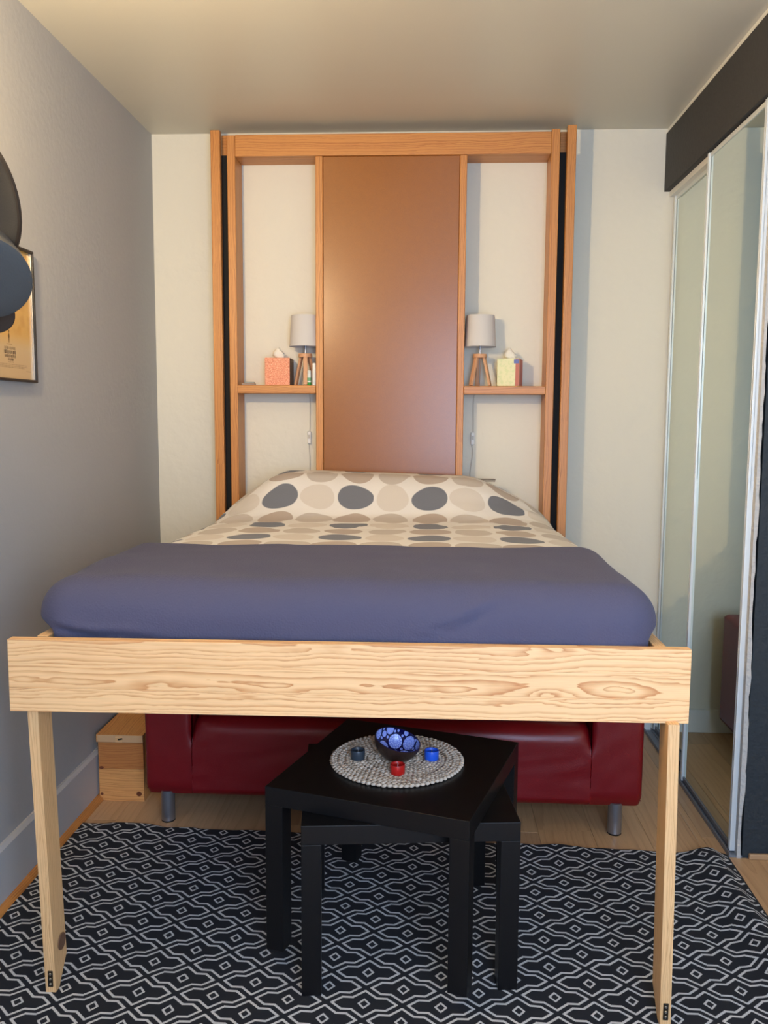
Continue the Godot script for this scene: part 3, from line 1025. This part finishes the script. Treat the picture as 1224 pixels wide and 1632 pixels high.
func shelf_things() -> void:
	bedside_lamp("tripod bedside lamp on the left shelf, its white drum shade partly hidden by the post", Vector3(-0.566, SH, -3.987), 0.15, [Vector2(-0.555, 1.55), Vector2(-0.556, 1.395), Vector2(-0.560, 1.336), Vector2(-0.556, 1.26), Vector2(-0.558, 1.14)])
	bedside_lamp("tripod bedside lamp on the right shelf, its white drum shade fully in view", Vector3(0.218, SH, -3.987), PI + 0.12, [Vector2(0.197, 1.55), Vector2(0.197, 1.397), Vector2(0.192, 1.334), Vector2(0.196, 1.30), Vector2(0.185, 1.20), Vector2(0.187, 1.12)])
	# left tissue box
	var t := thing("tissue_box", "copper-pink glittering cube tissue box on the left shelf", "tissue box", Vector3(-0.685, SH, -3.992), 0.0)
	var m := MB.new()
	m.box(Vector3(0, 0.061, 0), Vector3(0.112, 0.122, 0.112), 0.002, 0)
	obj("carton", m, M.copper, t)
	m = MB.new()
	m.box(Vector3(0.0563, 0.061, 0), Vector3(0.0012, 0.119, 0.110), 0.0004)
	obj("side_print", m, M.copper_side, t)
	tissue(t, 0.1225)
	# right tissue box
	t = thing("tissue_box", "pale lime tissue box with a pink side and blue badge on the right shelf", "tissue box", Vector3(0.354, SH, -3.990), -0.24)
	m = MB.new()
	m.box(Vector3(-0.002, 0.0605, 0), Vector3(0.098, 0.121, 0.098), 0.002, 0)
	obj("carton", m, M.lime, t)
	m = MB.new()
	m.box(Vector3(0.0476, 0.0605, 0), Vector3(0.0012, 0.118, 0.096), 0.0004)
	obj("side_print", m, M.pink, t)
	m = MB.new()
	m.box(Vector3(0.038, 0.0605, 0.0494), Vector3(0.016, 0.118, 0.001), 0.0004)
	obj("edge_print", m, M.pink, t)
	m = MB.new()
	m.box(Vector3(0.034, 0.108, 0.0502), Vector3(0.022, 0.018, 0.001), 0.0004)
	obj("badge", m, M.badge, t)
	tissue(t, 0.1215)
	# tubes beside the left lamp
	t = thing("glue_stick", "small white tube with a green base standing beside the left lamp", "tube", Vector3(-0.5415, SH, -3.935))
	m = MB.new()
	m.lathe([Vector2(0, 0.0), Vector2(0.0085, 0.0), Vector2(0.009, 0.001), Vector2(0.009, 0.014), Vector2(0, 0.014)], 20)
	obj("base", m, mat(Color(0.20, 0.55, 0.22), 0.4), t)
	m = MB.new()
	m.lathe([Vector2(0, 0.014), Vector2(0.0088, 0.014), Vector2(0.0088, 0.052), Vector2(0, 0.052)], 20)
	obj("barrel", m, mat(Color(0.83, 0.85, 0.82), 0.4), t)
	m = MB.new()
	m.lathe([Vector2(0.0089, 0.020), Vector2(0.00905, 0.020), Vector2(0.00905, 0.034), Vector2(0.0089, 0.034)], 20)
	obj("print_band", m, mat(Color(0.40, 0.62, 0.45), 0.4), t)
	m = MB.new()
	m.lathe([Vector2(0, 0.052), Vector2(0.0086, 0.052), Vector2(0.0084, 0.064), Vector2(0.007, 0.066), Vector2(0, 0.066)], 20)
	obj("cap", m, mat(Color(0.80, 0.82, 0.80), 0.4), t)
	t = thing("cream_tube", "white flattened cream tube upright on its cap beside the left post", "tube", Vector3(-0.519, SH, -3.932))
	m = MB.new()
	m.lathe([Vector2(0, 0), Vector2(0.0085, 0), Vector2(0.0085, 0.016), Vector2(0, 0.016)], 20)
	obj("cap", m, mat(Color(0.80, 0.81, 0.80), 0.4), t)
	m = MB.new()
	var first := 0
	for j in 9:
		var g := j / 8.0
		for i in 21:
			var a := TAU * i / 20
			m.vert(Vector3(cos(a) * 0.0092 * lerpf(1.0, 0.75, g), 0.016 + g * 0.082, sin(a) * 0.0092 * lerpf(1.0, 0.12, g)), Vector3(cos(a), 0, sin(a)))
	for j in 8:
		for i in 20:
			var a := first + j * 21 + i
			m.quad(a, a + 1, a + 22, a + 21)
	m.smooth(0)
	obj("body", m, mat(Color(0.83, 0.83, 0.81), 0.4), t)
	# small flat box at the left end
	t = thing("flat_case", "small flat grey case lying at the left end of the left shelf", "case", Vector3(-0.818, SH, -3.955), 0.12)
	m = MB.new()
	m.box(Vector3(0, 0.005, 0), Vector3(0.060, 0.010, 0.040), 0.002)
	obj("tray", m, mat(Color(0.56, 0.47, 0.40), 0.5), t)
	m = MB.new()
	m.box(Vector3(0.004, 0.0125, 0), Vector3(0.044, 0.005, 0.036), 0.0015)
	obj("lid", m, mat(Color(0.55, 0.56, 0.52), 0.4), t)
	# flat board sticking out behind the pillows on the right
	t = thing("flat_book", "thin grey-brown book lying behind the raised pillow end, below the right lamp", "book", Vector3(0.232, 1.178, -3.925), 0.05)
	m = MB.new()
	m.box(Vector3(0, 0.004, 0), Vector3(0.115, 0.008, 0.05), 0.001)
	obj("pages", m, mat(Color(0.66, 0.62, 0.56), 0.8), t)
	m = MB.new()
	m.box(Vector3(0, 0.0095, 0), Vector3(0.119, 0.003, 0.052), 0.001)
	obj("cover", m, mat(Color(0.47, 0.43, 0.38), 0.6), t)

# ---------- things on the upper table ----------
const TT := 0.5090
func table_things() -> void:
	var c := Vector3(-0.083, TT, -2.366)
	var t := thing("placemat", "round braided straw placemat on the upper black table", "placemat", c)
	var rg := RandomNumberGenerator.new()
	rg.seed = 12
	# nine rounds of braid, each two rows of short plump strands that slant against each other
	for k in 9:
		var r := 0.014 + 0.0202 * k
		var n := maxi(7, int(TAU * r / 0.0140))
		var m := MB.new()
		for side: float in [-1.0, 1.0]:
			for i in n:
				var a := TAU * (i + 0.25 * side + 0.37 * k) / n
				var rr := r + 0.0049 * side
				var at := Vector3(cos(a) * rr, 0.0046 + rg.randf() * 0.0012, sin(a) * rr)
				m.xf = Transform3D(Basis(Vector3.UP, -a + 0.55 * side + rg.randf_range(-0.15, 0.15)) * Basis(Vector3(1, 0, 0), rg.randf_range(-0.25, 0.25)), at) * Transform3D(Basis.from_scale(Vector3(0.0066, rg.randf_range(0.0040, 0.0052), 0.0105)), Vector3.ZERO)
				m.lathe([Vector2(0, -1), Vector2(0.7, -0.7), Vector2(1, 0), Vector2(0.7, 0.7), Vector2(0, 1)], 8)
		obj("braid_ring", m, M.straw if k % 3 else M.straw_dark, t)
	# coconut bowl, leaning
	var b := thing("bowl", "dark coconut-shell bowl with a blue mosaic lining, tilted on the straw mat", "bowl", c + Vector3(-0.017, 0.009, 0.008))
	var tilt := Basis(Vector3(0, 0, 1), -0.24) * Basis(Vector3(1, 0, 0), 0.13)
	var out := []
	var inn := []
	for i in 13:
		var a := PI / 2 * i / 12
		out.append(Vector2(sin(a) * 0.065, 0.060 - cos(a) * 0.060))
	for i in 13:
		var a := PI / 2 * (12 - i) / 12
		inn.append(Vector2(sin(a) * 0.062, 0.060 - cos(a) * 0.0565))
	var m := MB.new()
	m.xf = Transform3D(tilt, Vector3(0.006, 0.002, 0.004))
	m.lathe(out, 44)
	obj("shell", m, M.shell, b)
	m = MB.new()
	m.xf = Transform3D(tilt, Vector3(0.006, 0.002, 0.004))
	m.lathe([Vector2(0.065, 0.060), Vector2(0.0635, 0.0612), Vector2(0.062, 0.060)], 44)
	obj("rim", m, mat(Color(0.10, 0.09, 0.26), 0.3), b)
	m = MB.new()
	m.xf = Transform3D(tilt, Vector3(0.006, 0.002, 0.004))
	var n0 := m.v.size()
	for j in 14:
		var g := j / 13.0
		var a := PI / 2 * g
		for i in 45:
			var w := TAU * i / 44
			var d := Vector3(cos(w), 0, sin(w))
			m.vert(d * sin(a) * 0.062 + Vector3.UP * (0.060 - cos(a) * 0.0565), -d * sin(a) + Vector3.UP * cos(a), Vector2(0.5 + 0.5 * g * cos(w), 0.5 + 0.5 * g * sin(w)))
	for j in 13:
		for i in 44:
			var q := n0 + j * 45 + i
			m.quad(q, q + 1, q + 46, q + 45)
	obj("lining", m, M.mosaic, b)
	candle("small slate-grey candle on the left of the straw mat", Color(0.20, 0.24, 0.28), Vector3(-0.191, TT + 0.009, -2.352))
	candle("small red candle in front of the tilted bowl", Color(0.72, 0.075, 0.06), Vector3(-0.077, TT + 0.009, -2.258))
	candle("small bright blue candle on the right of the straw mat", Color(0.13, 0.36, 0.85), Vector3(0.014, TT + 0.009, -2.362))

func candle(label: String, c: Color, at: Vector3) -> void:
	var t := thing("candle", label, "candle", at, 0.0, "small candles on the mat")
	var m := MB.new()
	m.lathe([Vector2(0, 0), Vector2(0.0185, 0), Vector2(0.0197, 0.002), Vector2(0.0200, 0.024), Vector2(0.0192, 0.0262), Vector2(0.0172, 0.0256), Vector2(0.0150, 0.0205), Vector2(0.006, 0.0190), Vector2(0, 0.0190)], 30)
	obj("wax", m, mat(c, 0.38), t)
	m = MB.new()
	m.tube([Vector3(0, 0.0185, 0), Vector3(0.0006, 0.024, 0.0003), Vector3(0.002, 0.028, 0.0006)], 0.0009, 6)
	obj("wick", m, mat(Color(0.55, 0.55, 0.55), 0.9), t)

# ---------- left wall ----------
func poster() -> void:
	var z0 := -2.772
	var z1 := -2.448
	var y0 := 1.566
	var y1 := 1.974
	var t := thing("framed_poster", "narrow black framed poster in ochre and beige hanging on the grey left wall", "poster", Vector3(LEFT, 1.77, (z0 + z1) / 2))
	var o := Vector3(LEFT, 1.77, (z0 + z1) / 2)
	var bl := mat(Color(0.10, 0.09, 0.085), 0.4)
	var sv := mat(Color(0.72, 0.70, 0.66), 0.3, 0.8)
	for b: Array in [[z0, z0 + 0.008, y0, y1], [z1 - 0.008, z1, y0, y1], [z0 + 0.008, z1 - 0.008, y0, y0 + 0.008], [z0 + 0.008, z1 - 0.008, y1 - 0.008, y1]]:
		obj("frame_bar", slab(Vector3(LEFT + 0.0005, b[2], b[0]) - o, Vector3(LEFT + 0.018, b[3], b[1]) - o, 0.001), bl, t)
	for z: float in [z0 + 0.008, z1 - 0.014]:
		obj("inner_bar", slab(Vector3(LEFT + 0.001, y0 + 0.008, z) - o, Vector3(LEFT + 0.014, y1 - 0.008, z + 0.006) - o, 0.001), sv, t)
	var nz := noise(55, 1.0, 2)
	var rg := RandomNumberGenerator.new()
	rg.seed = 3
	var strokes := []     # lettering far too small to read: upright strokes in lines [middle, half height, from, to, darkness]
	for ln: Array in [[0.767, 0.013, 0.385, 0.605, 0.55], [0.797, 0.015, 0.375, 0.615, 1.0], [0.826, 0.013, 0.385, 0.62, 0.85], [0.851, 0.011, 0.45, 0.56, 0.9], [0.870, 0.005, 0.455, 0.565, 0.4]]:
		var x: float = ln[2]
		while x < ln[3]:
			var w := rg.randf_range(0.006, 0.013)
			strokes.append([x, x + w, ln[0] - ln[1] * rg.randf_range(0.8, 1.0), ln[0] + ln[1] * rg.randf_range(0.6, 0.9), ln[4]])
			x += w + rg.randf_range(0.005, 0.010)
	for ln: Array in [[0.888, 0.004, 0.14, 0.86], [0.899, 0.004, 0.13, 0.87], [0.910, 0.003, 0.2, 0.8], [0.930, 0.003, 0.84, 0.95]]:
		var x: float = ln[2]
		while x < ln[3]:
			strokes.append([x, x + 0.004, ln[0] - ln[1], ln[0] + ln[1], 0.3])
			x += 0.007
	var fn := func(px: int, py: int) -> Color:
		var x := px / 300.0
		var v := py / 400.0
		var c := Color(0.80, 0.62, 0.32).lerp(Color(0.78, 0.67, 0.50), smoothstep(0.62, 0.78, v))
		c = c.lerp(Color(0.72, 0.53, 0.25), 0.5 * smoothstep(0.1, 0.6, nz.get_noise_2d(px * 0.012, py * 0.012) + 0.2) * (1.0 - smoothstep(0.6, 0.7, v)))
		# small standing figure
		var fx := (x - 0.485) / 0.017
		var fy := (v - 0.676)
		if (absf(fx) < 1.0 - absf(fy) * 26.0) or Vector2(fx * 1.3, (fy + 0.036) / 0.008).length() < 1.0:
			c = c.lerp(Color(0.28, 0.19, 0.06), 0.85)
		elif absf(fx) < 0.5 and fy > 0.02 and fy < 0.05:
			c = c.lerp(Color(0.45, 0.33, 0.18), 0.7)
		elif absf(x - 0.49) < 0.06 and absf(v - 0.737) < 0.003:
			c = c.lerp(Color(0.45, 0.33, 0.18), 0.5)
		for s: Array in strokes:
			if x > s[0] and x < s[1] and v > s[2] and v < s[3]:
				c = c.lerp(Color(0.25, 0.19, 0.13), s[4])
				break
		return c
	var print_ := mat(Color.WHITE, 0.25, 0.0, picture(300, 400, fn))
	var m := MB.new()
	var a := z0 + 0.012
	var b := z1 - 0.012
	m.flat([Vector3(LEFT + 0.008, y1 - 0.006, b) - o, Vector3(LEFT + 0.008, y1 - 0.006, a) - o, Vector3(LEFT + 0.008, y0 + 0.006, a) - o, Vector3(LEFT + 0.008, y0 + 0.006, b) - o], Vector3.RIGHT, [Vector2(0, 0), Vector2(1, 0), Vector2(1, 1), Vector2(0, 1)])
	obj("print", m, print_, t)
	obj("backing", slab(Vector3(LEFT + 0.001, y0 + 0.006, a) - o, Vector3(LEFT + 0.007, y1 - 0.006, b) - o), bl, t)

func facing(axis: Vector3) -> Basis:
	var y := axis.normalized()
	var x := y.cross(Vector3(0, 0.3, 1)).normalized()
	return Basis(x, y, x.cross(y))

# a standing lamp at the left edge: an open uplight over two grey shades
func floor_lamp() -> void:
	var px := -0.99
	var pz := -1.62
	var t := thing("floor_lamp", "dark grey lamp with a dished shade above a cone, cut by the left picture edge", "lamp", Vector3(px, 0, pz))
	var m := MB.new()
	m.lathe([Vector2(0, 0), Vector2(0.13, 0), Vector2(0.135, 0.006), Vector2(0.13, 0.02), Vector2(0.02, 0.032), Vector2(0, 0.032)], 40)
	m.xf = Transform3D(Basis(), Vector3(0, 0.01, 0))
	obj("base", m, M.lamp_dark, t)
	m = MB.new()
	m.lathe([Vector2(0.011, 0.03), Vector2(0.011, 2.152)], 18)
	obj("pole", m, M.lamp_dark, t)
	# open bowl at the top that throws warm light up
	m = MB.new()
	m.lathe([Vector2(0.0, 2.05), Vector2(0.03, 2.055), Vector2(0.075, 2.085), Vector2(0.105, 2.14), Vector2(0.103, 2.14), Vector2(0.073, 2.088), Vector2(0.03, 2.059), Vector2(0, 2.055)], 36)
	obj("uplight_bowl", m, M.lamp_dark, t)
	m = MB.new()
	for k in 1:
		var arc := []
		for i in 13:
			var a := -PI / 2 + PI * i / 12
			arc.append(Vector2(cos(a) * 0.05, 2.20 + sin(a) * 0.05))
		m.lathe(arc, 20)
	var glow := mat(Color(1, 0.9, 0.75), 0.6)
	glow.emission_enabled = true
	glow.emission = Color(1.0, 0.72, 0.42)
	glow.emission_energy_multiplier = 3.0
	obj("bulb", m, glow, t)
	var l := OmniLight3D.new()
	l.name = "bulb_light"
	l.position = Vector3(0, 2.20, 0)
	l.light_color = Color(1.0, 0.87, 0.67)
	l.light_energy = 2.75
	l.light_size = 0.05
	l.omni_range = 9.0
	l.omni_attenuation = 2.0
	l.shadow_enabled = true
	t.add_child(l)
	# dished shade
	var o := Vector3(px, 0, pz)
	var dc := Vector3(-0.858, 1.876, -1.66)
	var dn := Vector3(-0.584, -0.37, 0.919).normalized()
	m = MB.new()
	m.xf = Transform3D(facing(dn), dc - o)
	m.lathe([Vector2(0, -0.034), Vector2(0.05, -0.029), Vector2(0.10, -0.013), Vector2(0.127, 0.0), Vector2(0.124, 0.0), Vector2(0.099, -0.010), Vector2(0.05, -0.025), Vector2(0, -0.030)], 48)
	var d := obj("dished_shade", m, M.lamp_dark, t)
	m = MB.new()
	m.xf = Transform3D(facing(dn), dc - o)
	m.lathe([Vector2(0.123, -0.004), Vector2(0.128, -0.004), Vector2(0.129, 0.002), Vector2(0.123, 0.002), Vector2(0.123, -0.004)], 48)
	obj("rim", m, M.lamp_rim, d)
	# conical shade with a closed front
	var ax := Vector3(0.30, -0.52, 0.80).normalized()
	var cc := Vector3(-0.812, 1.716, -1.6)
	m = MB.new()
	m.xf = Transform3D(facing(ax), cc - o)
	m.lathe([Vector2(0, -0.16), Vector2(0.036, -0.16), Vector2(0.040, -0.15), Vector2(0.077, -0.004), Vector2(0.078, 0)], 44)
	var k := obj("cone_shade", m, M.lamp_cone, t)
	m = MB.new()
	m.xf = Transform3D(facing(ax), cc - o)
	m.lathe([Vector2(0.078, 0.0), Vector2(0.0785, 0.001), Vector2(0.076, 0.003), Vector2(0.05, 0.006), Vector2(0, 0.008)], 44)
	obj("front_disc", m, M.lamp_grey, k)
	# a smaller dark shade just showing under it
	var lc := Vector3(-0.846, 1.662, -1.68)
	m = MB.new()
	m.xf = Transform3D(facing(Vector3(0.2, -0.5, 0.8)), lc - o)
	m.lathe([Vector2(0, -0.025), Vector2(0.025, -0.022), Vector2(0.043, 0.0), Vector2(0.041, 0.002), Vector2(0, 0.004)], 36)
	obj("small_shade", m, M.lamp_rim, t)
	# arms to the pole
	for e: Array in [[1.86, dc - dn * 0.03], [1.80, cc - ax * 0.155], [1.62, lc]]:
		m = MB.new()
		m.tube([Vector3(0, e[0], 0), (e[1] as Vector3) - o], 0.007, 10)
		obj("arm", m, M.lamp_dark, t)
